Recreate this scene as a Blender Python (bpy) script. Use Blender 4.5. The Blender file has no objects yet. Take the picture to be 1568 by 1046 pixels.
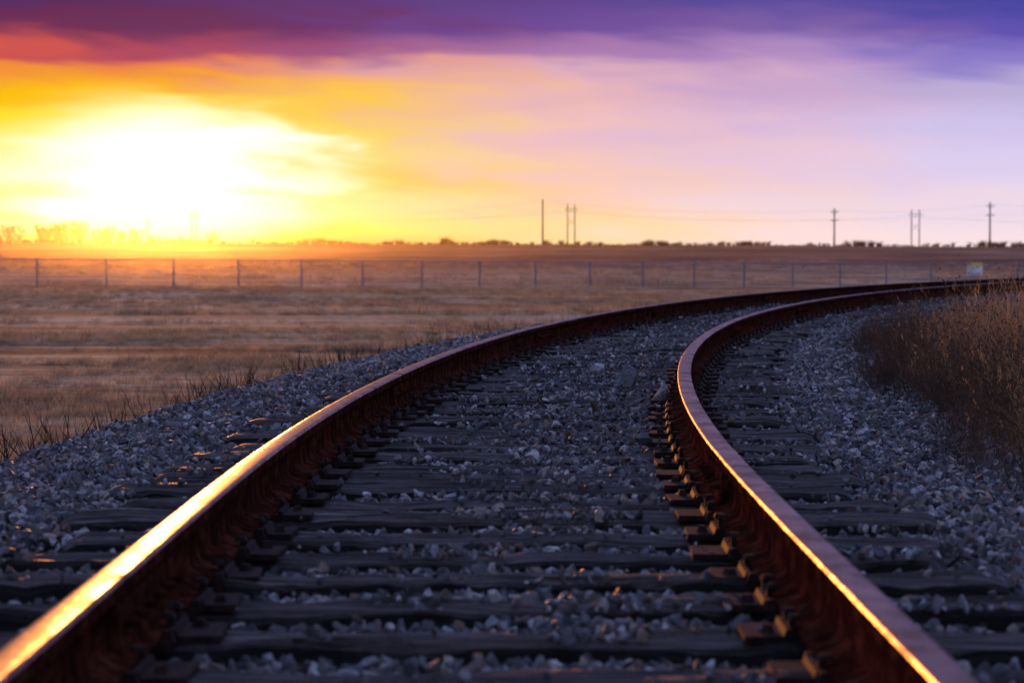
import bpy, bmesh, math, random
import numpy as np
from mathutils import Vector, noise
R=random.Random(7); rng=np.random.default_rng(11)
scene=bpy.context.scene
def s2l(c):
    c=c/255.0
    return c/12.92 if c<=0.04045 else ((c+0.055)/1.055)**2.4
def hx(h):
    return (s2l(int(h[0:2],16)),s2l(int(h[2:4],16)),s2l(int(h[4:6],16)),1)
EYE=0.855
# ------------------------------------------------------------ node helpers
class NT:
    def __init__(s,t): s.t=t; s.n=t.nodes; s.l=t.links
    def new(s,ty,**k):
        n=s.n.new(ty)
        for a,b in k.items(): setattr(n,a,b)
        return n
    def put(s,sock,v):
        if isinstance(v,bpy.types.NodeSocket): s.l.new(v,sock)
        else: sock.default_value=v
    def math(s,op,a,b=0.0,c=0.0,clamp=False):
        n=s.new('ShaderNodeMath',operation=op); n.use_clamp=clamp
        s.put(n.inputs[0],a); s.put(n.inputs[1],b); s.put(n.inputs[2],c); return n.outputs[0]
    def mapr(s,v,a,b,c=0.0,d=1.0,smooth=True):
        n=s.new('ShaderNodeMapRange'); n.interpolation_type='SMOOTHSTEP' if smooth else 'LINEAR'
        s.put(n.inputs[0],v); n.inputs[1].default_value=a; n.inputs[2].default_value=b
        n.inputs[3].default_value=c; n.inputs[4].default_value=d; return n.outputs[0]
    def mix(s,f,a,b,bt='MIX'):
        n=s.new('ShaderNodeMix',data_type='RGBA',blend_type=bt)
        s.put(n.inputs[0],f); s.put(n.inputs[6],a); s.put(n.inputs[7],b); return n.outputs[2]
    def noise(s,vec,scale,detail=4,rough=0.55,dist=0.0):
        n=s.new('ShaderNodeTexNoise'); 
        if vec is not None: s.l.new(vec,n.inputs['Vector'])
        n.inputs['Scale'].default_value=scale; n.inputs['Detail'].default_value=detail
        n.inputs['Roughness'].default_value=rough; n.inputs['Distortion'].default_value=dist
        return n.outputs['Fac']
    def mapping(s,vec,scale=(1,1,1),loc=(0,0,0),rot=(0,0,0)):
        n=s.new('ShaderNodeMapping'); s.l.new(vec,n.inputs[0])
        n.inputs['Scale'].default_value=scale; n.inputs['Location'].default_value=loc; n.inputs['Rotation'].default_value=rot
        return n.outputs[0]
    def ramp(s,f,stops,interp='LINEAR'):
        n=s.new('ShaderNodeValToRGB'); n.color_ramp.interpolation=interp
        e=n.color_ramp.elements
        while len(e)>1: e.remove(e[0])
        e[0].position=stops[0][0]; e[0].color=stops[0][1]
        for p,c in stops[1:]:
            x=e.new(p); x.color=c
        s.put(n.inputs[0],f); return n.outputs[0]
def new_mat(name):
    m=bpy.data.materials.new(name); m.use_nodes=True
    t=NT(m.node_tree); b=m.node_tree.nodes['Principled BSDF']; return m,t,b
def bump(t,b,h,strength,dist):
    n=t.new('ShaderNodeBump'); n.inputs['Strength'].default_value=strength; n.inputs['Distance'].default_value=dist
    t.l.new(h,n.inputs['Height']); t.l.new(n.outputs[0],b.inputs['Normal'])
# ------------------------------------------------------------ materials
def pos(t): return t.new('ShaderNodeNewGeometry').outputs['Position']
m,t,b=new_mat('stone'); M_STONE=m
oi=t.new('ShaderNodeObjectInfo').outputs['Random']
col=t.ramp(oi,[(0,(.03,.03,.036,1)),(.2,(.08,.078,.085,1)),(.4,(.2,.2,.215,1)),(.52,(.11,.068,.048,1)),(.6,(.25,.16,.11,1)),(.68,(.38,.38,.42,1)),(.76,(.07,.07,.09,1)),(.86,(.55,.55,.58,1)),(.93,(.45,.31,.2,1)),(1,(.8,.8,.82,1))])
tc=t.new('ShaderNodeTexCoord').outputs['Object']
nz=t.noise(tc,2.5,5,.65)
col=t.mix(t.mapr(nz,.35,.7,0,.65),col,(.05,.045,.045,1))
t.l.new(col,b.inputs['Base Color']); b.inputs['Roughness'].default_value=.55
bump(t,b,t.noise(tc,5,4,.6),.5,.15)
m,t,b=new_mat('ballast_bed'); M_BED=m
p=pos(t); n1=t.noise(p,22,5,.7); n2=t.noise(p,1.2,3)
col=t.ramp(n1,[(.3,(.01,.008,.008,1)),(.55,(.035,.032,.032,1)),(.75,(.12,.115,.115,1))])
col=t.mix(t.mapr(n2,.4,.7,0,.5),col,(.03,.02,.016,1))
t.l.new(col,b.inputs['Base Color']); b.inputs['Roughness'].default_value=.9; bump(t,b,n1,.9,.05)
m,t,b=new_mat('tie_wood'); M_TIE=m
uv=t.new('ShaderNodeUVMap').outputs[0]
g=t.noise(t.mapping(uv,(2.2,60,1)),1.0,7,.75,.4); g2=t.noise(t.mapping(uv,(1.6,6,1)),1,5,.65); g3=t.noise(t.mapping(uv,(9,14,1)),1,5,.7)
att=t.new('ShaderNodeAttribute',attribute_name='tone').outputs['Fac']
col=t.ramp(g,[(.40,(.006,.005,.004,1)),(.47,(.07,.048,.042,1)),(.54,(.18,.14,.13,1)),(.63,(.42,.38,.38,1))])
col=t.mix(t.mapr(g2,.38,.7,.0,.7),col,(.09,.045,.03,1))
col=t.mix(t.mapr(g3,.45,.65,.0,.7),col,(.022,.017,.015,1))
col=t.mix(t.mapr(att,0,1,0,.75,False),col,(.03,.02,.018,1))
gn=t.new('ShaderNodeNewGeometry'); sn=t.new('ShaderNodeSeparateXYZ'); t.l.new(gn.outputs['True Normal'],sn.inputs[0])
col=t.mix(t.mapr(sn.outputs[2],.2,.75,.85,0),col,(.008,.006,.005,1))   # steep sides darkened, their shade put into the wood colour
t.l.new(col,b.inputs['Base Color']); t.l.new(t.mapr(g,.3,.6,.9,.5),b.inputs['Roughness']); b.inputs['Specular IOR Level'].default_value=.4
bump(t,b,t.math('ADD',g,t.math('MULTIPLY',g3,.6)),1.0,.06)
m,t,b=new_mat('rail_rust'); M_RUST=m
p=pos(t); n1=t.noise(p,14,7,.7); n2=t.noise(p,140,4,.7)
col=t.ramp(n1,[(.35,(.016,.006,.005,1)),(.5,(.05,.014,.009,1)),(.64,(.13,.04,.022,1))])
t.l.new(col,b.inputs['Base Color']); b.inputs['Roughness'].default_value=1.0; b.inputs['Specular IOR Level'].default_value=.0; bump(t,b,n2,.8,.006)
m,t,b=new_mat('rail_head_steel'); M_HEAD=m
p=pos(t); n1=t.noise(p,7,7,.7); n2=t.noise(p,90,4)
col=t.ramp(n1,[(.34,(.08,.026,.016,1)),(.5,(.23,.08,.046,1)),(.66,(.38,.16,.10,1))])
t.l.new(col,b.inputs['Base Color']); b.inputs['Metallic'].default_value=.92
t.l.new(t.math('ADD',t.mapr(n2,.3,.7,.22,.36),t.mapr(n1,.35,.6,.18,0)),b.inputs['Roughness']); bump(t,b,t.math('ADD',n2,t.math('MULTIPLY',n1,2.0)),.4,.004)
m,t,b=new_mat('dark_iron'); M_IRON=m
n1=t.noise(pos(t),30,4)
t.l.new(t.ramp(n1,[(.3,(.009,.006,.006,1)),(.7,(.05,.026,.02,1))]),b.inputs['Base Color']); b.inputs['Roughness'].default_value=.8; b.inputs['Specular IOR Level'].default_value=.12
def grass_mat(name,c1,c2,c3,tr=.45):
    m,t,b=new_mat(name)
    oi=t.new('ShaderNodeObjectInfo').outputs['Random']
    n=t.noise(pos(t),.5,3)
    f=t.math('ADD',t.math('MULTIPLY',oi,.6),t.math('MULTIPLY',n,.4))
    col=t.ramp(f,[(.15,c1),(.5,c2),(.85,c3)])
    t.l.new(col,b.inputs['Base Color']); b.inputs['Roughness'].default_value=.7; b.inputs['Specular IOR Level'].default_value=.2
    tb=t.new('ShaderNodeBsdfTranslucent'); t.l.new(col,tb.inputs[0])
    ms=t.new('ShaderNodeMixShader'); ms.inputs[0].default_value=tr
    t.l.new(b.outputs[0],ms.inputs[1]); t.l.new(tb.outputs[0],ms.inputs[2])
    t.l.new(ms.outputs[0],m.node_tree.nodes['Material Output'].inputs[0]); return m
M_FIELD=grass_mat('field_grass_blade',(.2,.125,.06,1),(.46,.32,.17,1),(.70,.52,.31,1),.42)
M_DRY=grass_mat('dry_grass_blade',(.18,.11,.05,1),(.36,.25,.13,1),(.56,.42,.24,1),.35)
M_WEED=grass_mat('weed_stalk',(.03,.02,.016,1),(.07,.045,.03,1),(.14,.09,.055,1),.15)
M_BUSH=grass_mat('bush_twigs',(.05,.03,.02,1),(.10,.06,.035,1),(.16,.1,.06,1),.4)
M_TREE=grass_mat('tree_twigs',(.12,.05,.02,1),(.2,.09,.03,1),(.3,.14,.05,1),.45)
m,t,b=new_mat('ground_soil'); M_GND=m
p=pos(t)
a=t.noise(t.mapping(p,(.035,.22,1)),1,5,.6,.4); bb=t.noise(t.mapping(p,(.5,1.8,1)),1,5,.65); cc=t.noise(p,9,4,.7)
f=t.math('ADD',t.math('ADD',t.math('MULTIPLY',a,.5),t.math('MULTIPLY',bb,.3)),t.math('MULTIPLY',cc,.2))
near=t.ramp(f,[(.41,(.08,.045,.025,1)),(.48,(.30,.19,.105,1)),(.56,(.62,.44,.27,1))])
fn=t.noise(t.mapping(p,(.012,.03,1)),1,6,.7)
farc=t.ramp(fn,[(.38,(.05,.03,.026,1)),(.52,(.10,.062,.05,1)),(.62,(.25,.16,.12,1))])
sx=t.new('ShaderNodeSeparateXYZ'); t.l.new(p,sx.inputs[0])
yy=t.math('SUBTRACT',sx.outputs[1],t.math('MULTIPLY',sx.outputs[0],.5))
yy=t.math('ADD',yy,t.math('MULTIPLY',a,60.0))
col=t.mix(t.mapr(yy,200,260),near,farc)
t.l.new(col,b.inputs['Base Color']); b.inputs['Roughness'].default_value=.95; b.inputs['Specular IOR Level'].default_value=.1
bump(t,b,t.math('ADD',bb,cc),.8,.12)
def flat_mat(name,c,rough=.6,metal=0,var=.25,sc=8):
    m,t,b=new_mat(name)
    n=t.noise(pos(t),sc,4)
    c2=tuple(x*(1-var) for x in c[:3])+(1,)
    t.l.new(t.mix(n,c,c2),b.inputs['Base Color']); b.inputs['Roughness'].default_value=rough; b.inputs['Metallic'].default_value=metal
    return m
M_POST=flat_mat('galvanised_steel',(.2,.2,.27,1),.6,.0)
M_POLE=flat_mat('pole_wood',(.09,.045,.035,1),.8)
M_WIRE=flat_mat('wire',(.35,.3,.3,1),.5,.3)
M_SW=flat_mat('sign_white',(.9,.9,.9,1),.5,0,.03); M_SY=flat_mat('sign_yellow',(.85,.7,.05,1),.5,0,.05); M_SB=flat_mat('sign_blue',(.1,.3,.5,1),.5,0,.05)
m,t,b=new_mat('chain_link'); M_LINK=m
uv=t.new('ShaderNodeUVMap').outputs[0]; su=t.new('ShaderNodeSeparateXYZ'); t.l.new(uv,su.inputs[0])
def stripe(v):
    fr=t.math('FRACT',t.math('MULTIPLY',v,12.0)); return t.math('LESS_THAN',fr,.09)
d1=stripe(t.math('ADD',su.outputs[0],su.outputs[1])); d2=stripe(t.math('SUBTRACT',su.outputs[0],su.outputs[1]))
tr=t.new('ShaderNodeBsdfTransparent'); ms=t.new('ShaderNodeMixShader')
b.inputs['Base Color'].default_value=(.25,.25,.33,1); b.inputs['Roughness'].default_value=.6
t.l.new(t.math('MAXIMUM',d1,d2),ms.inputs[0]); t.l.new(tr.outputs[0],ms.inputs[1]); t.l.new(b.outputs[0],ms.inputs[2])
t.l.new(ms.outputs[0],m.node_tree.nodes['Material Output'].inputs[0])
# ------------------------------------------------------------ mesh helpers
def mkobj(name,verts,faces,mats,mi=None,parent=None,link=True,smooth=False):
    me=bpy.data.meshes.new(name); me.from_pydata([tuple(v) for v in verts],[],faces); 
    for mm in mats: me.materials.append(mm)
    if mi is not None: me.polygons.foreach_set('material_index',mi)
    if smooth: me.polygons.foreach_set('use_smooth',[True]*len(me.polygons))
    me.update()
    o=bpy.data.objects.new(name,me)
    if link: scene.collection.objects.link(o)
    if parent: o.parent=parent
    return o
def empty(name):
    o=bpy.data.objects.new(name,None); scene.collection.objects.link(o); return o
def tube(V,F,p0,p1,r0,r1,n=5):
    p0=Vector(p0);p1=Vector(p1);d=(p1-p0)
    if d.length<1e-6: return
    d.normalize(); a=d.orthogonal().normalized(); c=d.cross(a); k=len(V)
    for p,r in ((p0,r0),(p1,r1)):
        for i in range(n):
            an=2*math.pi*i/n; V.append(p+(a*math.cos(an)+c*math.sin(an))*r)
    for i in range(n): F.append((k+i,k+(i+1)%n,k+n+(i+1)%n,k+n+i))
    F.append(tuple(k+n+i for i in range(n))); F.append(tuple(k+n-1-i for i in range(n)))
def wbox(V,F,c,h):
    k=len(V)
    for dx in(-1,1):
        for dy in(-1,1):
            for dz in(-1,1): V.append((c[0]+dx*h[0],c[1]+dy*h[1],c[2]+dz*h[2]))
    for f in((0,1,3,2),(4,6,7,5),(0,4,5,1),(2,3,7,6),(0,2,6,4),(1,5,7,3)): F.append(tuple(k+i for i in f))
def templates(cname,objs):
    c=bpy.data.collections.new(cname)
    for o in objs: c.objects.link(o)
    return c
def instancer(name,pts,rot,scl,idx,coll):
    n=len(pts); me=bpy.data.meshes.new(name); me.vertices.add(n)
    me.vertices.foreach_set('co',np.asarray(pts,dtype=np.float32).ravel())
    a=me.attributes.new('rot','FLOAT_VECTOR','POINT'); a.data.foreach_set('vector',np.asarray(rot,dtype=np.float32).ravel())
    a=me.attributes.new('scl','FLOAT_VECTOR','POINT'); a.data.foreach_set('vector',np.asarray(scl,dtype=np.float32).ravel())
    a=me.attributes.new('idx','INT','POINT'); a.data.foreach_set('value',np.asarray(idx,dtype=np.int32))
    o=bpy.data.objects.new(name,me); scene.collection.objects.link(o)
    g=bpy.data.node_groups.new(name+'_gn','GeometryNodeTree')
    g.interface.new_socket('Geometry',in_out='INPUT',socket_type='NodeSocketGeometry')
    g.interface.new_socket('Geometry',in_out='OUTPUT',socket_type='NodeSocketGeometry')
    N=g.nodes; L=g.links
    gi=N.new('NodeGroupInput'); go=N.new('NodeGroupOutput'); ip=N.new('GeometryNodeInstanceOnPoints')
    ci=N.new('GeometryNodeCollectionInfo'); ci.inputs['Collection'].default_value=coll
    ci.inputs['Separate Children'].default_value=True; ci.inputs['Reset Children'].default_value=True
    def na(nm,ty):
        x=N.new('GeometryNodeInputNamedAttribute'); x.data_type=ty; x.inputs[0].default_value=nm
        return [q for q in x.outputs if q.enabled and q.name=='Attribute'][0]
    e=N.new('FunctionNodeEulerToRotation'); L.new(na('rot','FLOAT_VECTOR'),e.inputs[0])
    L.new(gi.outputs[0],ip.inputs['Points']); L.new(ci.outputs[0],ip.inputs['Instance'])
    ip.inputs['Pick Instance'].default_value=True
    L.new(na('idx','INT'),ip.inputs['Instance Index']); L.new(e.outputs[0],ip.inputs['Rotation']); L.new(na('scl','FLOAT_VECTOR'),ip.inputs['Scale'])
    L.new(ip.outputs[0],go.inputs[0])
    md=o.modifiers.new('instances','NODES'); md.node_group=g
    return o
# ------------------------------------------------------------ track centreline
DS=.1; S0=-4.0; NS=1400
cx=np.zeros(NS); cy=np.zeros(NS); th=np.zeros(NS)
cx[0]=-.067; cy[0]=S0
for i in range(1,NS):
    s=S0+i*DS
    k=np.interp(s,[5.4,7.6,35,40],[0,1/91.2,1/91.2,1/80.])
    th[i]=th[i-1]+k*DS
    cx[i]=cx[i-1]+math.sin(th[i])*DS; cy[i]=cy[i-1]+math.cos(th[i])*DS
sarr=S0+np.arange(NS)*DS
def P(s,lat):
    x=np.interp(s,sarr,cx); y=np.interp(s,sarr,cy); a=np.interp(s,sarr,th)
    return x+np.cos(a)*lat, y-np.sin(a)*lat, a
def bedz(lat):
    return np.interp(lat,[-6,-4.4,-3.4,-2.25,-1.6,-1.3,1.3,1.6,2.4,3.6,5.,6.5],[-1.9,-.95,-.62,-.13,-.06,-.07,-.07,-.055,-.12,-.35,-.7,-1.9])
SMAX=128
lats=np.array([-6,-4.4,-3.8,-3.4,-2.9,-2.5,-2.25,-1.9,-1.5,-.75,0,.75,1.5,1.9,2.4,3,3.6,4.2,5.,6.5])
ss=np.arange(-3.9,SMAX,.35); V=[];F=[]
for s in ss:
    for l in lats:
        x,y,a=P(s,l); V.append((x,y,float(bedz(l))+(.02*noise.noise(Vector((x*1.5,y*1.5,3))) if abs(l)>1.5 else -.01)))
w=len(lats)
for i in range(len(ss)-1):
    for j in range(w-1): F.append((i*w+j,i*w+j+1,(i+1)*w+j+1,(i+1)*w+j))
mkobj('track_embankment',V,F,[M_BED],smooth=True)
# ------------------------------------------------------------ track
track=empty('railroad_track')
GC=.7525
prof=[(.07,0),(.07,.011),(.045,.018),(.014,.032),(.009,.05),(.009,.11),(.014,.122),(.034,.131),(.0365,.137),(.0365,.158),(.0355,.1625),(.032,.1665),(.026,.1685),(.018,.1695),(.006,.17)]
prof=prof+[(-a,b) for a,b in reversed(prof)]
nP=len(prof); BASE=.017
joints={-1:[5.2,12.6,20.2,27.6,35,42.5,50,58],1:[8.0,14.9,21.8,28.6,36,43.5,51,59]}
def tbox(V,F,s,lat,z,hs,hl,hz,rot=0,top=1.0,tl=1.0):
    x,y,a=P(s,lat); a=a+rot; k=len(V); ca,sa=math.cos(a),math.sin(a)
    for ds in(-1,1):
        for dl in(-1,1):
            for dz in(-1,1):
                q=top if dz>0 else 1; q2=tl if dz>0 else 1
                u=dl*hl*q2; v=ds*hs*q
                V.append((x+ca*u+sa*v,y-sa*u+ca*v,z+dz*hz))
    for f in((0,1,3,2),(4,6,7,5),(0,4,5,1),(2,3,7,6),(0,2,6,4),(1,5,7,3)): F.append(tuple(k+i for i in f))
for side,nm in((-1,'rail_left'),(1,'rail_right')):
    V=[];F=[];MI=[]
    cuts=[-3.9]+joints[side]+[SMAX]
    for a0,a1 in zip(cuts[:-1],cuts[1:]):
        n=max(2,int((a1-a0)/.25)); st=np.linspace(a0+.004,a1-.004,n); k0=len(V)
        wob=R.uniform(-.0015,.0015)
        for s in st:
            for (l,z) in prof:
                x,y,_=P(s,side*GC+l+wob); V.append((x,y,BASE+z+wob))
        for i in range(n-1):
            for j in range(nP):
                j2=(j+1)%nP; F.append((k0+i*nP+j,k0+i*nP+j2,k0+(i+1)*nP+j2,k0+(i+1)*nP+j))
                zc=(prof[j][1]+prof[j2][1])/2; MI.append(1 if zc>.162 else 0)
        F.append(tuple(k0+j for j in range(nP))); MI.append(0)
        F.append(tuple(k0+(n-1)*nP+nP-1-j for j in range(nP))); MI.append(0)
    mkobj(nm,V,F,[M_RUST,M_HEAD],MI,track)
    V=[];F=[]
    for s in joints[side]:
        for sd in(-1,1):
            for kk in range(4):
                sc=s+(kk-1.5)*.2
                tbox(V,F,sc,side*GC+sd*.024,BASE+.045,.1,.02,.024,tl=.6)
                tbox(V,F,sc,side*GC+sd*.022,BASE+.095,.1,.014,.027)
            for kk in range(6):
                sb=s+(kk-2.5)*.13; x,y,a=P(sb,side*GC+sd*.034); x2,y2,_=P(sb,side*GC+sd*.056)
                tube(V,F,(x,y,BASE+.078),(x2,y2,BASE+.078),.015,.014,6)
                x3,y3,_=P(sb,side*GC+sd*.066); tube(V,F,(x2,y2,BASE+.078),(x3,y3,BASE+.078),.008,.008,6)
    mkobj('joint_bars_'+nm[5:],V,F,[M_RUST],None,track)
# ties
TS=.47; tie_s=np.arange(-3.2,SMAX-1,TS)
tie_s=tie_s+np.array([R.uniform(-.045,.045) for _ in tie_s])
V=[];F=[];UV=[];TONE=[]
PV=[];PF=[];SV=[];SF=[];AV=[];AF=[]
for ti,s in enumerate(tie_s):
    rot=R.uniform(-.02,.02); hw=R.uniform(.092,.118); L0=-1.3+R.uniform(-.1,.1); L1=1.3+R.uniform(-.1,.1)
    tone=R.random()**1.1; zt=R.uniform(-.018,.006); tilt=R.uniform(-.007,.007); far=s>45
    nl=6 if far else 70; nw=[-1,-.93,-.7,-.45,-.2,.1,.35,.6,.8,.93,1]; nww=len(nw); k=len(V)
    for i in range(nl+1):
        l=L0+(L1-L0)*i/nl
        wear=-.026*max(0,noise.noise(Vector((l*1.7,ti*7.7,2)))-.1)
        for j,q in enumerate(nw):
            e=abs(q)==1
            edge=noise.noise(Vector((l*8,q+ti*3.3,4)))
            z=zt+tilt*q+wear-(.012+.045*max(0,edge) if e else 0)-(.005+.02*max(0,edge) if abs(q)==.93 else 0)+.012*noise.noise(Vector((l*3,q*3+ti*5,1.)))+(0 if e else .017*noise.noise(Vector((l*2.2,q*11+ti*5,7.))))
            if i in(0,nl): z-=.012
            x,y,a=P(s,l); v=q*hw*(1+.08*noise.noise(Vector((l*2.5,ti*2.3,q*2)))+(.14*edge if abs(q)>.9 else 0))+rot*l
            V.append((x+math.sin(a)*v,y+math.cos(a)*v,z)); UV.append((l+ti*7.37,v+ti*1.13)); TONE.append(tone)
    for i in range(nl):
        for j in range(nww-1): F.append((k+i*nww+j,k+(i+1)*nww+j,k+(i+1)*nww+j+1,k+i*nww+j+1))
    per=[k+i*nww for i in range(nl+1)]+[k+nl*nww+j for j in range(1,nww)]+[k+i*nww+nww-1 for i in range(nl-1,-1,-1)]+[k+j for j in range(nww-2,0,-1)]
    k2=len(V)
    for q in per:
        v=V[q]; V.append((v[0],v[1],-.17)); u=UV[q]; UV.append((u[0],u[1]+.15)); TONE.append(tone)
    m_=len(per)
    for i in range(m_):
        i2=(i+1)%m_; F.append((per[i],per[i2],k2+i2,k2+i))
    if s<75:
      for side in(-1,1):
        rp=R.uniform(-.05,.05)
        tbox(PV,PF,s,side*GC+R.uniform(-.01,.01),.007+zt*.3,.095,.18,.0085,rot=rp)
        for sd in(-1,1):
            tbox(PV,PF,s,side*GC+sd*.088,.022,.095,.012,.008,tl=.5)
            for qq in((-.05,.05) if R.random()<.5 else (R.choice((-.05,.05)),)):
                ls=side*GC+sd*.078; zz=R.choice((0,0,.004,.012))
                tbox(SV,SF,s+qq,ls,.03+zz*.5,.008,.008,.02)
                tbox(SV,SF,s+qq,ls-sd*.006,.050+zz,.015,.018,.006,rot=R.uniform(-.4,.4),tl=.6,top=.7)
            ls=side*GC+sd*.13; qq=R.choice((-.04,.04))
            if R.random()<.6: tbox(SV,SF,s+qq,ls,.022,.016,.016,.011,rot=R.uniform(-.5,.5),top=.6,tl=.6)
        for sd2 in(-1,1):
            if R.random()<.7:
                sa=s+sd2*(hw+.018)
                tbox(AV,AF,sa,side*GC,-.001,.012,.09,.013)
                tbox(AV,AF,sa,side*GC-.082,.018,.013,.015,.014,top=.8,tl=.5)
                tbox(AV,AF,sa,side*GC+.082,.018,.013,.015,.014,top=.8,tl=.5)
ties=mkobj('ties',V,F,[M_TIE],None,track)
me=ties.data; uvl=me.uv_layers.new(name='UVMap'); li=np.zeros(len(me.loops),dtype=np.int32); me.loops.foreach_get('vertex_index',li)
uvl.data.foreach_set('uv',np.array(UV,dtype=np.float32)[li].ravel())
a=me.attributes.new('tone','FLOAT','POINT'); a.data.foreach_set('value',TONE)
mkobj('tie_plates',PV,PF,[M_IRON],None,track); mkobj('spikes',SV,SF,[M_IRON],None,track); mkobj('rail_anchors',AV,AF,[M_IRON],None,track)
# ------------------------------------------------------------ ballast stones
sobj=[]
for k in range(12):
    bm=bmesh.new(); e=(R.uniform(.8,1.25),R.uniform(.7,1.),R.uniform(.5,.8))
    for i in range(R.randint(10,15)):
        v=Vector((R.gauss(0,1),R.gauss(0,1),R.gauss(0,1))).normalized()*R.uniform(.85,1.1)
        bm.verts.new((v.x*e[0],v.y*e[1],v.z*e[2]))
    r=bmesh.ops.convex_hull(bm,input=bm.verts)
    me=bpy.data.meshes.new('stone'); bm.to_mesh(me); bm.free(); me.materials.append(M_STONE)
    sobj.append(bpy.data.objects.new('stone_%02d'%k,me))
SC=templates('stone_shapes',sobj)
def vnoise(x,y,sc,seed=0):
    return np.array([noise.noise(Vector((a*sc,b_*sc,seed))) for a,b_ in zip(x,y)])
pts=[];rad=[]
for (a0,a1,dens,r0,r1) in((2.6,11,1900,.010,.028),(11,20,1300,.014,.031),(20,40,650,.020,.035),(40,85,170,.035,.055)):
    n=int((a1-a0)*6.4*dens); s=rng.uniform(a0,a1,n); l=rng.uniform(-3.0,3.4,n); r=r0+(r1-r0)*rng.random(n)**1.3
    x,y,a=P(s,l)
    ii=np.clip(np.searchsorted(tie_s,s),1,len(tie_s)-1)
    d=np.minimum(np.abs(s-tie_s[ii]),np.abs(s-tie_s[ii-1]))
    al=np.abs(l)
    inside=al<1.36
    ontie=inside&(d<.115)
    nz=vnoise(x,y,1.3); n2=vnoise(x,y,3.1,5)
    ptop=np.clip(.022+.55*np.exp(-((l-.22)/.40)**2)*np.interp(s,[3,8,11,20],[.3,.5,.95,1])*(nz+.38)+.4*(n2>.25),.018,.65)
    near_rail=np.abs(al-GC)<.13
    ptop=np.where(near_rail,.0,ptop)*.8
    keep=(~ontie)|(rng.random(n)<ptop)
    keep&=~((np.abs(al-GC)<.085))
    keep&=rng.random(n)<np.interp(l,[-3.0,-2.5,-2.2,2.2,2.6,3.4],[0.15,.6,1,1,.7,.2])
    heap=.03*np.exp(-((l-.2)/.42)**2)*np.interp(s,[3,9,12],[.5,.8,1])+.024*nz
    z=np.where(ontie,.002+r*.4,bedz(l)+r*.2+rng.uniform(0,.028,n)+heap)
    lim=np.where(inside&~ontie,.004+heap*.9-r*.6,9); z=np.minimum(z,lim)
    r=np.where(ontie,r*.75,r)
    pts.append(np.stack([x,y,z],1)[keep]); rad.append(r[keep])
big=[(14.6,.38,.085),(13.4,.62,.07),(12.3,.30,.05),(9.6,.1,.04),(16.2,.1,.06),(11.2,-.2,.04),(10.4,.55,.05)]
for s,l,r in big:
    x,y,a=P(s,l); pts.append(np.array([[x,y,r*.4]])); rad.append(np.array([r]))
pts=np.concatenate(pts); rad=np.concatenate(rad); n=len(pts); print('stones',n)
instancer('ballast_gravel',pts,rng.uniform(0,6.28,(n,3)),rad[:,None]*rng.uniform(.8,1.2,(n,3)),rng.integers(0,12,n),SC)
# ------------------------------------------------------------ terrain
def fy(x): return 111+(x+21.8)*.629
def gz(x): return -1.1-.45*np.clip((x+21.8)/49.3,-.4,1.6)
def crest(x): return .98-np.clip(x,-400,400)*.0042
def terr(x,y):
    f=max(60,float(fy(x))); g=float(gz(x)); c=float(crest(x))
    z=float(np.interp(y,[-50,12,f,f+50,f+110,400,520,700,5000],[-.75,-.78,g,g+.05,-.95,.15,c,c-.1,c-.6]))
    amp=float(np.interp(y,[0,30,80,160,400,520,900],[.02,.035,.14,.3,.4,.22,.3]))
    z+=amp*noise.noise(Vector((x*.05,y*.08,0)))+amp*.5*noise.noise(Vector((x*.17,y*.25,5)))
    if y<60: z+=.02*noise.noise(Vector((x*.9,y*.9,9)))
    return z
ys=[-400,-150,-60,-20]+list(np.arange(-5,60,1.3))+list(60*1.022**np.arange(0,125))+[1200,1700,2500,4000]
ys=sorted(set([float(v) for v in ys if v<=4000]))
xs=np.sign(np.linspace(-1,1,181))*np.abs(np.linspace(-1,1,181))**2.6*2500
V=[];F=[]
for y in ys:
    for x in xs: V.append((x,y,terr(x,y)))
w=len(xs)
for i in range(len(ys)-1):
    for j in range(w-1): F.append((i*w+j,i*w+j+1,(i+1)*w+j+1,(i+1)*w+j))
mkobj('ground',V,F,[M_GND],smooth=True)
# ------------------------------------------------------------ grass templates
def tuft(name,n,h,spread,w,lean,mat,seeds=False):
    V=[];F=[]
    for i in range(n):
        an=R.uniform(0,6.283); rr=spread*math.sqrt(R.random()); bx,by=rr*math.cos(an),rr*math.sin(an)
        hh=h*R.uniform(.45,1.05); la=R.uniform(0,6.283); ll=lean*R.uniform(.1,1)*hh; fa=R.uniform(0,6.283)
        dx,dy=math.cos(fa)*w*.5,math.sin(fa)*w*.5; k=len(V)
        for q in(0,.4,.75,1):
            wx=(1-q*.85); x=bx+math.cos(la)*ll*q*q; y=by+math.sin(la)*ll*q*q; z=hh*q-ll*.3*q*q
            V.append((x-dx*wx,y-dy*wx,z)); V.append((x+dx*wx,y+dy*wx,z))
        for q in range(3): F.append((k+2*q,k+2*q+1,k+2*q+3,k+2*q+2))
        if seeds and R.random()<.4:
            tx,ty,tz=V[-1]
            for _ in range(6):
                k=len(V); ox,oy,oz=R.gauss(0,.006),R.gauss(0,.006),R.uniform(-.09,.02)
                for c in((-.003,0,-.01),(.003,0,-.01),(0,.003,.012)): V.append((tx+ox+c[0],ty+oy+c[1],tz+oz+c[2]))
                F.append((k,k+1,k+2))
    return mkobj(name,V,F,[mat],link=False)
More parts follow.
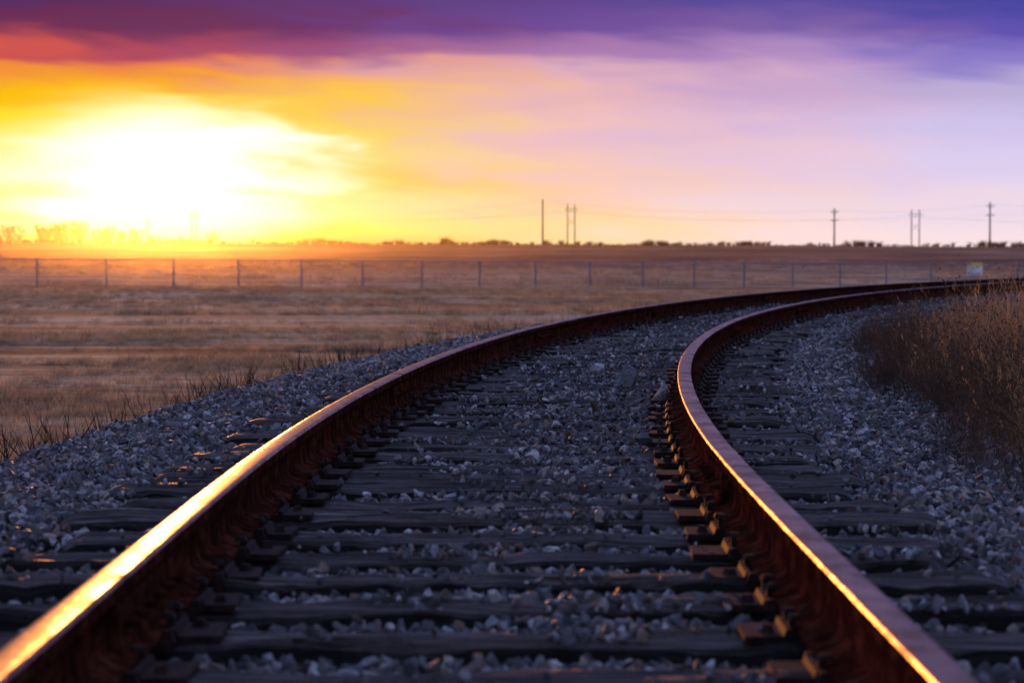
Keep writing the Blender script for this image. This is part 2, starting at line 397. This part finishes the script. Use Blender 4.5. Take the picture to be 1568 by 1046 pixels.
def branchy(name,h,n0,mat,levels=3,w=.004,seeds=False,spreadang=.6):
    V=[];F=[]
    def br(p,d,l,r,lev):
        segs=3
        for q in range(segs):
            d2=(d+Vector((R.gauss(0,.13),R.gauss(0,.13),R.gauss(0,.08)))).normalized(); p2=p+d2*l/segs
            tube(V,F,p,p2,r,r*.75,3); r*=.75; p=p2; d=d2
            if lev>0:
                for _ in range(R.randint(1,2)):
                    a=R.uniform(0,6.283); sd=Vector((math.cos(a),math.sin(a),.4+R.random()*.5))
                    br(p,(d*.6+sd*spreadang).normalized(),l*R.uniform(.35,.6),r*.7,lev-1)
        if seeds:
            for _ in range(2):
                k=len(V); o=p+Vector((R.gauss(0,.008),R.gauss(0,.008),R.gauss(0,.01)))
                for c in range(3): V.append(o+Vector((R.gauss(0,.004),R.gauss(0,.004),R.gauss(0,.005))))
                F.append((k,k+1,k+2))
    for i in range(n0):
        a=R.uniform(0,6.283); br(Vector((R.gauss(0,.03),R.gauss(0,.03),0)),Vector((math.cos(a)*.35,math.sin(a)*.35,1)).normalized(),h*R.uniform(.6,1),w,levels)
    return mkobj(name,V,F,[mat],link=False)
# field grass
FT=templates('field_grass_shapes',[tuft('ft_%d'%i,26,.10,.10,.006,.9,M_FIELD) for i in range(6)])
P_=[];Sx=[]
for (a0,a1,dens,sc) in((9,26,60,.75),(26,50,26,1.0),(50,120,5,1.5)):
    wmax=a1*.235+1; n=int((a1-a0)*wmax*2*dens); y=rng.uniform(a0,a1,n); x=rng.uniform(-wmax,wmax,n)
    cxs=np.interp(y,cy[:900],cx[:900]); cth=np.interp(y,cy[:900],th[:900])
    latd=(x-cxs)*np.cos(cth)
    ok=(np.abs(x)<y*.235+1)&((latd<-2.9)|(latd>6))&(x<y*.26)
    nz=vnoise(x,y,.35,4)+.9*vnoise(x*.4,y*2.2,.12,8); ok&=rng.random(n)<np.clip(.65+nz*1.9,.05,1)
    x=x[ok];y=y[ok];nz=nz[ok]
    z=np.array([max(terr(a,b_),float(bedz(l_)) if abs(l_)<6 else -9) for a,b_,l_ in zip(x,y,latd[ok])])
    P_.append(np.stack([x,y,z-.01],1)); Sx.append(sc*rng.uniform(.55,1.3,len(x))*(1+.7*np.clip(nz,-.6,1)))
P_=np.concatenate(P_);Sx=np.concatenate(Sx); n=len(P_); print('field tufts',n)
rot=np.stack([rng.normal(0,.12,n),rng.normal(0,.12,n),rng.uniform(0,6.28,n)],1)
instancer('field_grass',P_,rot,np.stack([Sx*1.2,Sx*1.2,Sx],1),rng.integers(0,6,n),FT)
# stubble weeds along the left shoulder
WT=templates('stubble_shapes',[branchy('ws_%d'%i,.24,1,M_WEED,1,.004,False,.25) for i in range(6)])
n=900; s=rng.uniform(7,48,n); l=-2.3-np.abs(rng.normal(0,.25,n))+.1*np.sin(s*1.7)
x,y,a=P(s,l); z=bedz(l); sc=rng.uniform(.4,1.3,n)*np.interp(l,[-3,-2.3],[1.3,.75])
instancer('weed_stubble',np.stack([x,y,z-.01],1),np.stack([rng.normal(0,.12,n),rng.normal(0,.12,n),rng.uniform(0,6.28,n)],1),np.repeat(sc[:,None],3,1),rng.integers(0,6,n),WT)
ET=templates('edge_grass_shapes',[tuft('et_%d'%i,16,.14,.06,.004,.8,M_FIELD) for i in range(4)])
n=2600; s=rng.uniform(7,60,n); l=-2.9-np.abs(rng.normal(0,.5,n)); x,y,a=P(s,l); z=bedz(l); sc=rng.uniform(.4,.9,n)
instancer('verge_grass',np.stack([x,y,z-.01],1),np.stack([rng.normal(0,.2,n),rng.normal(0,.2,n),rng.uniform(0,6.28,n)],1),np.repeat(sc[:,None],3,1),rng.integers(0,4,n),ET)
# right-hand tall dry grass & weeds
GT=templates('tall_grass_shapes',[tuft('tg_%d'%i,30 if i<4 else 12,.60 if i<4 else .8,.10,.005,.8 if i<4 else .5,M_DRY,True) for i in range(6)])
def rightpts(n,smin,smax,l0,lw):
    s=rng.uniform(smin,smax,n); l=l0+np.abs(rng.normal(0,lw,n))+.18*np.sin(s*1.1); x,y,a=P(s,l); return s,l,x,y
s,l,x,y=rightpts(1600,8.0,23,2.3,.9)
ok=rng.random(len(s))<np.interp(l,[2.2,2.7],[.3,1]); s=s[ok];l=l[ok];x=x[ok];y=y[ok]; n=len(s)
h=np.interp(l,[2.1,2.5,2.9,5],[.45,.9,1.55,1.75])*np.interp(s,[8,11,15,19,23],[1,1,.95,.85,.5])*rng.uniform(.5,1.15,n)
instancer('tall_dry_grass',np.stack([x,y,bedz(l)-.02],1),np.stack([rng.normal(0,.14,n),rng.normal(0,.14,n),rng.uniform(0,6.28,n)],1),np.stack([h**.5,h**.5,h],1),rng.integers(0,6,n),GT)
BT=templates('weed_bush_shapes',[branchy('wb_%d'%i,.5,4,M_WEED,2,.003,True) for i in range(6)])
s,l,x,y=rightpts(430,8.6,23,1.95,.4); n=len(s)
h=np.interp(l,[1.9,2.5,3.1],[.45,.95,1.35])*rng.uniform(.6,1.2,n)
instancer('weed_bush',np.stack([x,y,bedz(l)-.02],1),np.stack([rng.normal(0,.15,n),rng.normal(0,.15,n),rng.uniform(0,6.28,n)],1),np.repeat(h[:,None],3,1),rng.integers(0,6,n),BT)
# ------------------------------------------------------------ fence
fence=empty('chain_link_fence')
u=Vector((49.3,31,0)).normalized(); f0=Vector((-21.8,111,0))
PVv=[];PFf=[];LV=[];LF=[];LU=[]
step=3.4; HF=1.33
ks=list(range(-12,32)); tops=[]
for k in ks:
    p=f0+u*step*k; z=float(gz(p.x)); tz=z+HF
    tube(PVv,PFf,(p.x,p.y,z-.3),(p.x,p.y,tz+.03),.045,.045,8); tube(PVv,PFf,(p.x,p.y,tz+.03),(p.x,p.y,tz+.07),.05,.012,8); tops.append(Vector((p.x,p.y,tz)))
for a_,b_ in zip(tops[:-1],tops[1:]):
    tube(PVv,PFf,a_,b_,.026,.026,6); tube(PVv,PFf,a_-Vector((0,0,HF-.06)),b_-Vector((0,0,HF-.06)),.004,.004,4)
for k,p in zip(ks,tops):
    q=p-Vector((0,.04,0)); LV+= [q-Vector((0,0,HF-.04)),q]; LU+=[(k*step,0),(k*step,HF)]
for i in range(len(ks)-1): LF.append((2*i,2*i+2,2*i+3,2*i+1))
mkobj('posts_and_rails',PVv,PFf,[M_POST],None,fence)
o=mkobj('mesh_fabric',LV,LF,[M_LINK],None,fence); ul=o.data.uv_layers.new(name='UVMap')
for lp in o.data.loops: ul.data[lp.index].uv=LU[lp.vertex_index]
# sign on fence
sg=empty('fence_warning_sign')
k=(716-8)/3702; 
q=f0+u*((( k*111+21.8))/(u.x-k*u.y)); zt=float(gz(q.x))+HF
def sgbox(nm,cx_,cz,hx_,hz_,yo,mat):
    V=[];F=[];wbox(V,F,(cx_,yo,cz),(hx_,.006,hz_)); o=mkobj(nm,V,F,[mat],None,sg)
    bv=o.modifiers.new('b','BEVEL'); bv.width=.003
sgbox('panel',0,0,.46,.34,0,M_SW); sgbox('header',0,.25,.45,.08,-.0135,M_SY)
sgbox('text_line_1',0,.07,.26,.012,-.0135,M_SB); sgbox('text_line_2',-.03,-.02,.2,.010,-.0135,M_SB); sgbox('text_line_3',0,-.24,.4,.025,-.0135,M_SB)
sg.location=(q.x,q.y-.1,zt-.3); sg.rotation_euler=(0,0,.12)
# ------------------------------------------------------------ power poles
def at(px,d): return (px-784)/3702*d
def ground(x,y): return terr(x,y)
def single_pole(px,d,top,arms=2,name='utility_pole'):
    x=at(px,d); z0=ground(x,d); zt=EYE+(375-top)/3702*d; V=[];F=[]
    tube(V,F,(x,d,z0-.5),(x,d,zt),.24,.16,8)
    for k in range(arms):
        za=zt-.9-k*2.2; wbox(V,F,(x,d-.2,za),(1.0,.06,.07))
        for q in(-.95,-.45,.45,.95): tube(V,F,(x+q,d-.2,za+.08),(x+q,d-.2,za+.34),.06,.04,6)
    if arms: tube(V,F,(x-.7,d-.2,zt-.95),(x,d-.2,zt-1.7),.03,.03,4); tube(V,F,(x+.7,d-.2,zt-.95),(x,d-.2,zt-1.7),.03,.03,4)
    mkobj(name,V,F,[M_POLE]); return (x,d,zt)
def h_frame(px1,px2,d,top):
    x1=at(px1,d);x2=at(px2,d); z0=ground(x1,d); zt=EYE+(375-top)/3702*d; V=[];F=[]
    for x in(x1,x2): tube(V,F,(x,d,z0-.5),(x,d,zt),.17,.12,8)
    wbox(V,F,((x1+x2)/2,d-.16,zt-1.2),((x2-x1)/2+.6,.05,.07)); wbox(V,F,((x1+x2)/2,d-.16,zt-1.9),((x2-x1)/2+.2,.05,.05))
    tube(V,F,(x1,d,zt-3.6),(x2,d,zt-5.6),.05,.05,4); tube(V,F,(x2,d+.12,zt-3.6),(x1,d+.12,zt-5.6),.05,.05,4)
    for q in(x1-.6,(x1+x2)/2,x2+.6): tube(V,F,(q,d-.16,zt-1.3),(q,d-.16,zt-1.9),.06,.04,6)
    mkobj('h_frame_power_pole',V,F,[M_POLE]); return ((x1+x2)/2,d,zt-1.9)
A=[single_pole(227,640,335,1),single_pole(831,600,304,0),single_pole(1277,600,318,2),single_pole(1515,570,309,2)]
B=[h_frame(294,301,650,320),h_frame(869,880,640,312),h_frame(1395,1407,640,320)]
V=[];F=[]
def wire(p,q,sag,r=.008):
    p=Vector(p);q=Vector(q); pr=p
    for i in range(1,25):
        tt=i/24; c=p.lerp(q,tt); c.z-=sag*4*tt*(1-tt); tube(V,F,pr,c,r,r,3); pr=c
AA=[(-330,640,9)]+A+[(260,540,11.5)]; BB=[(-330,660,8.5)]+B+[(300,640,8)]
for row,offs in((AA,((-.95,-.5),(.95,-.5),(.5,-2.7))),(BB,((-1,0),(0,0),(1,0)))):
    for p,q in zip(row[:-1],row[1:]):
        for ox,oz in offs: wire((p[0]+ox,p[1],p[2]+oz),(q[0]+ox,q[1],q[2]+oz),abs(q[0]-p[0])*.012+.6)
mkobj('power_lines',V,F,[M_WIRE])
# ------------------------------------------------------------ distant trees and bushes
V=[];F=[]
def tree(x,y,h,wd):
    z0=terr(x,y)-.3
    base=Vector((x,y,z0)); limbs=[]
    tube(V,F,base,base+Vector((R.gauss(0,.05),0,h*.3)),h*.028,h*.02,5)
    for k in range(8):
        a=R.uniform(0,6.283); st=base+Vector((0,0,h*R.uniform(.08,.35)))
        en=base+Vector((math.cos(a)*wd*h*R.uniform(.3,.9),math.sin(a)*wd*h*R.uniform(.3,.9),h*R.uniform(.6,1.0)))
        mid=st.lerp(en,.5)+Vector((math.cos(a)*.08*h,math.sin(a)*.08*h,-.03*h))
        tube(V,F,st,mid,h*.015,h*.01,4); tube(V,F,mid,en,h*.01,h*.004,4); limbs+=[(st,mid),(mid,en),(mid,en)]
    for k in range(260):
        s0,e0=R.choice(limbs); p=s0.lerp(e0,R.uniform(.2,1)); a=R.uniform(0,6.283)
        d=Vector((math.cos(a)*.7,math.sin(a)*.7,R.uniform(.1,1.1))).normalized(); L=h*R.uniform(.06,.17)
        tube(V,F,p,p+d*L,h*.005,h*.003,3)
        for _ in range(3):
            kk=len(V); o=p+d*L*R.uniform(.4,1.1)+Vector((R.gauss(0,.02),R.gauss(0,.02),R.gauss(0,.02)))*h
            for c in range(3): V.append(o+Vector((R.gauss(0,.014),R.gauss(0,.014),R.gauss(0,.014)))*h)
            F.append((kk,kk+1,kk+2))
TL=[(-130,28),(-90,30),(-60,26),(-35,30),(1800,22),(1830,26)]
for lo,hi,n,h0,h1 in((-20,32,6,22,30),(60,128,10,25,33),(143,216,9,18,26),(225,300,5,6,14),(318,335,2,14,19),(380,388,1,8,10)):
    for i in range(n): TL.append((lo+(hi-lo)*(i+R.uniform(.1,.9))/n,R.uniform(h0,h1)))
for px,hp in TL:
    d=R.uniform(525,580); tree(at(px,d),d,(hp+4)/3702*d,R.uniform(.35,.5))
mkobj('distant_trees',V,F,[M_TREE])
BS=templates('distant_bush_shapes',[branchy('db_%d'%i,1.0,9,M_BUSH,2,.04,False,.7) for i in range(4)])
n=1900; x=rng.uniform(-135,150,n); y=rng.uniform(505,545,n)
nz=vnoise(x,y*0,.11,2)+.8*vnoise(x,y*0,.6,6); sc=np.clip(.5+nz*1.0,.33,1.2)*rng.uniform(.6,1.2,n)
z=np.array([terr(a,b_) for a,b_ in zip(x,y)])
instancer('distant_bushes',np.stack([x,y,z-.05],1),np.stack([0*x,0*x,rng.uniform(0,6.28,n)],1),np.stack([sc*1.3,sc*1.3,sc],1),rng.integers(0,4,n),BS)
n=2600; y=rng.uniform(118,250,n); x=rng.uniform(-.24,.24,n)*y; ok=y>fy(x)+3; x=x[ok];y=y[ok]; n=len(x)
nz=vnoise(x,y,.06,3); z=np.array([terr(a,b_) for a,b_ in zip(x,y)]); sc=rng.uniform(2.5,5,n)*np.clip(.7+nz,.3,1.4)
instancer('rough_field_grass',np.stack([x,y,z],1),np.stack([0*x,0*x,rng.uniform(0,6.28,n)],1),np.stack([sc*1.6,sc*1.6,sc],1),rng.integers(0,6,n),FT)
# ------------------------------------------------------------ scatter volume added to stand in for the sun's bloom
V=[];F=[]; wbox(V,F,(0,250,1),(330,160,3.6))
m=bpy.data.materials.new('bloom_scatter'); m.use_nodes=True; t=NT(m.node_tree); t.n.clear()
vs=t.new('ShaderNodeVolumeScatter'); vs.inputs['Density'].default_value=1.7e-4; vs.inputs['Anisotropy'].default_value=.955; vs.inputs['Color'].default_value=(1,.8,.5,1)
ou=t.new('ShaderNodeOutputMaterial'); t.l.new(vs.outputs[0],ou.inputs['Volume'])
mkobj('bloom_haze',V,F,[m])
# ------------------------------------------------------------ sky
SUN_AZ=math.radians(-8.3); SUN_EL=math.radians(2.2)
w_=bpy.data.worlds.new('World'); scene.world=w_; w_.use_nodes=True
t=NT(w_.node_tree); t.n.clear()
d=t.new('ShaderNodeTexCoord').outputs['Generated']
nv=t.new('ShaderNodeVectorMath',operation='NORMALIZE'); t.l.new(d,nv.inputs[0])
sp=t.new('ShaderNodeSeparateXYZ'); t.l.new(nv.outputs[0],sp.inputs[0])
az=t.math('MULTIPLY',t.math('ARCTAN2',sp.outputs[0],sp.outputs[1]),57.2958)
el=t.math('MULTIPLY',t.math('ARCSINE',sp.outputs[2]),57.2958)
def comb(x,y,z=0.0):
    c=t.new('ShaderNodeCombineXYZ'); t.put(c.inputs[0],x);t.put(c.inputs[1],y);t.put(c.inputs[2],z); return c.outputs[0]
v1=comb(t.math('MULTIPLY',az,.13),t.math('MULTIPLY',el,.62))
v2=comb(t.math('MULTIPLY',az,.35),t.math('ADD',t.math('MULTIPLY',el,1.9),t.math('MULTIPLY',az,.12)),3.3)
na=t.math('SUBTRACT',t.noise(v1,1,3,.5,.3),.5); nb=t.math('SUBTRACT',t.noise(v2,1,2.2,.5,.4),.5)
ne=t.mapr(el,.2,2.0)
el2=t.math('ADD',el,t.math('MULTIPLY',ne,t.math('ADD',t.math('MULTIPLY',na,1.3),t.math('MULTIPLY',nb,.75))))
az2=t.math('ADD',az,t.math('MULTIPLY',nb,7.0))
f=t.math('DIVIDE',el2,8.0)
def colr(lst):
    return t.ramp(f,sorted([(max(0,(375-y)/3702*57.2958/8.0),hx(h)) for y,h in lst],key=lambda q:q[0]),'EASE')
C=[colr([(-120,'3c1c48'),(0,'50245e'),(35,'642456'),(82,'cc5050'),(112,'f09038'),(150,'fabc08'),(190,'ffe028'),(225,'fff380'),(260,'fff6b8'),(300,'ffe870'),(340,'fff490'),(368,'ffc040')]),
   colr([(-120,'402252'),(0,'542864'),(42,'682856'),(84,'ac4460'),(102,'ec8050'),(126,'f8ac20'),(152,'fcd400'),(185,'ffec50'),(250,'fff8c0'),(330,'fff8a8'),(365,'ffd040')]),
   colr([(-120,'442a6a'),(0,'5c3274'),(42,'66306c'),(80,'9c5080'),(100,'e4947c'),(126,'f4b068'),(160,'fcc850'),(200,'fcd448'),(240,'ffdc70'),(280,'fcd04c'),(320,'fff098'),(352,'ffe858'),(372,'ffb838')]),
   colr([(-120,'483e84'),(0,'5c428c'),(42,'6c4898'),(78,'a878b0'),(104,'dcacbc'),(150,'eab6b6'),(200,'f0c0c0'),(250,'f4c8bc'),(300,'fcccac'),(350,'ffdc9c')]),
   colr([(-120,'3e4096'),(0,'54489c'),(42,'785ca4'),(90,'ae8ac2'),(134,'caa6ce'),(200,'dabada'),(260,'e8c8dc'),(320,'f4d8dc'),(360,'ffe0dc')]),
   colr([(-120,'364094'),(0,'44449e'),(42,'5e50b0'),(90,'8a7ac8'),(134,'baaed8'),(200,'d0c4ec'),(260,'dccef0'),(320,'ecdaec'),(370,'fce4e8')])]
AZ=[-11.4,-8.4,-4.4,1.0,6.4,11.1]
c=C[0]
for i in range(1,6): c=t.mix(t.mapr(az2,AZ[i-1],AZ[i],0,1,False),c,C[i])
gx=t.math('DIVIDE',t.math('SUBTRACT',t.math('ADD',az,t.math('MULTIPLY',nb,4.5)),-8.1),3.5)
gy=t.math('DIVIDE',t.math('SUBTRACT',t.math('ADD',el2,t.math('MULTIPLY',nb,.6)),1.62),1.55)
rr=t.math('ADD',t.math('MULTIPLY',gx,gx),t.math('MULTIPLY',gy,gy))
gl=t.math('EXPONENT',t.math('MULTIPLY',t.math('POWER',rr,2.0),-1.0))
core=t.math('EXPONENT',t.math('MULTIPLY',rr,-7.0))
c=t.mix(t.math('MULTIPLY',gl,1.0),c,(1.3,1.25,1.0,1))
addc=t.mix(core,(0,0,0,1),(3.0,1.5,.4,1))
c=t.mix(1.0,c,addc,'ADD')
aab=t.math('ABSOLUTE',az)
c=t.mix(t.mapr(aab,16,80),c,(.28,.27,.42,1))
up=t.mix(t.mapr(t.math('ABSOLUTE',az),40,140),(.22,.25,.52,1),(.19,.22,.4,1))
zen=t.mix(t.mapr(el,20,60),up,(.35,.44,.88,1))
c=t.mix(t.mapr(el,7.5,22),c,zen)
bg=t.new('ShaderNodeBackground'); t.l.new(c,bg.inputs[0]); bg.inputs[1].default_value=1.0
sk=t.new('ShaderNodeTexSky',sky_type='NISHITA'); sk.sun_disc=False; sk.sun_elevation=SUN_EL; sk.sun_rotation=SUN_AZ
bg2=t.new('ShaderNodeBackground'); t.l.new(sk.outputs[0],bg2.inputs[0]); bg2.inputs[1].default_value=.001
ad=t.new('ShaderNodeAddShader'); t.l.new(bg.outputs[0],ad.inputs[0]); t.l.new(bg2.outputs[0],ad.inputs[1])
ow=t.new('ShaderNodeOutputWorld'); t.l.new(ad.outputs[0],ow.inputs[0])
# sun
sl=bpy.data.lights.new('sun','SUN'); sl.energy=2.3; sl.angle=math.radians(1.2); sl.color=(1,.33,.06)
so=bpy.data.objects.new('sun',sl); scene.collection.objects.link(so)
dirv=Vector((math.sin(SUN_AZ)*math.cos(SUN_EL),math.cos(SUN_AZ)*math.cos(SUN_EL),math.sin(SUN_EL)))
so.rotation_euler=dirv.to_track_quat('Z','Y').to_euler(); so.location=(-20,60,30)
# camera
cam=bpy.data.cameras.new('camera'); co=bpy.data.objects.new('camera',cam); scene.collection.objects.link(co)
cam.lens=85; cam.sensor_width=36; cam.clip_end=10000; cam.clip_start=.05
co.location=(0,0,EYE); co.rotation_euler=(math.radians(90-2.27),0,0)
cam.dof.use_dof=True; cam.dof.focus_distance=13.0; cam.dof.aperture_fstop=5.0
scene.camera=co
scene.view_settings.view_transform='Standard'; scene.view_settings.look='None'; scene.view_settings.exposure=0
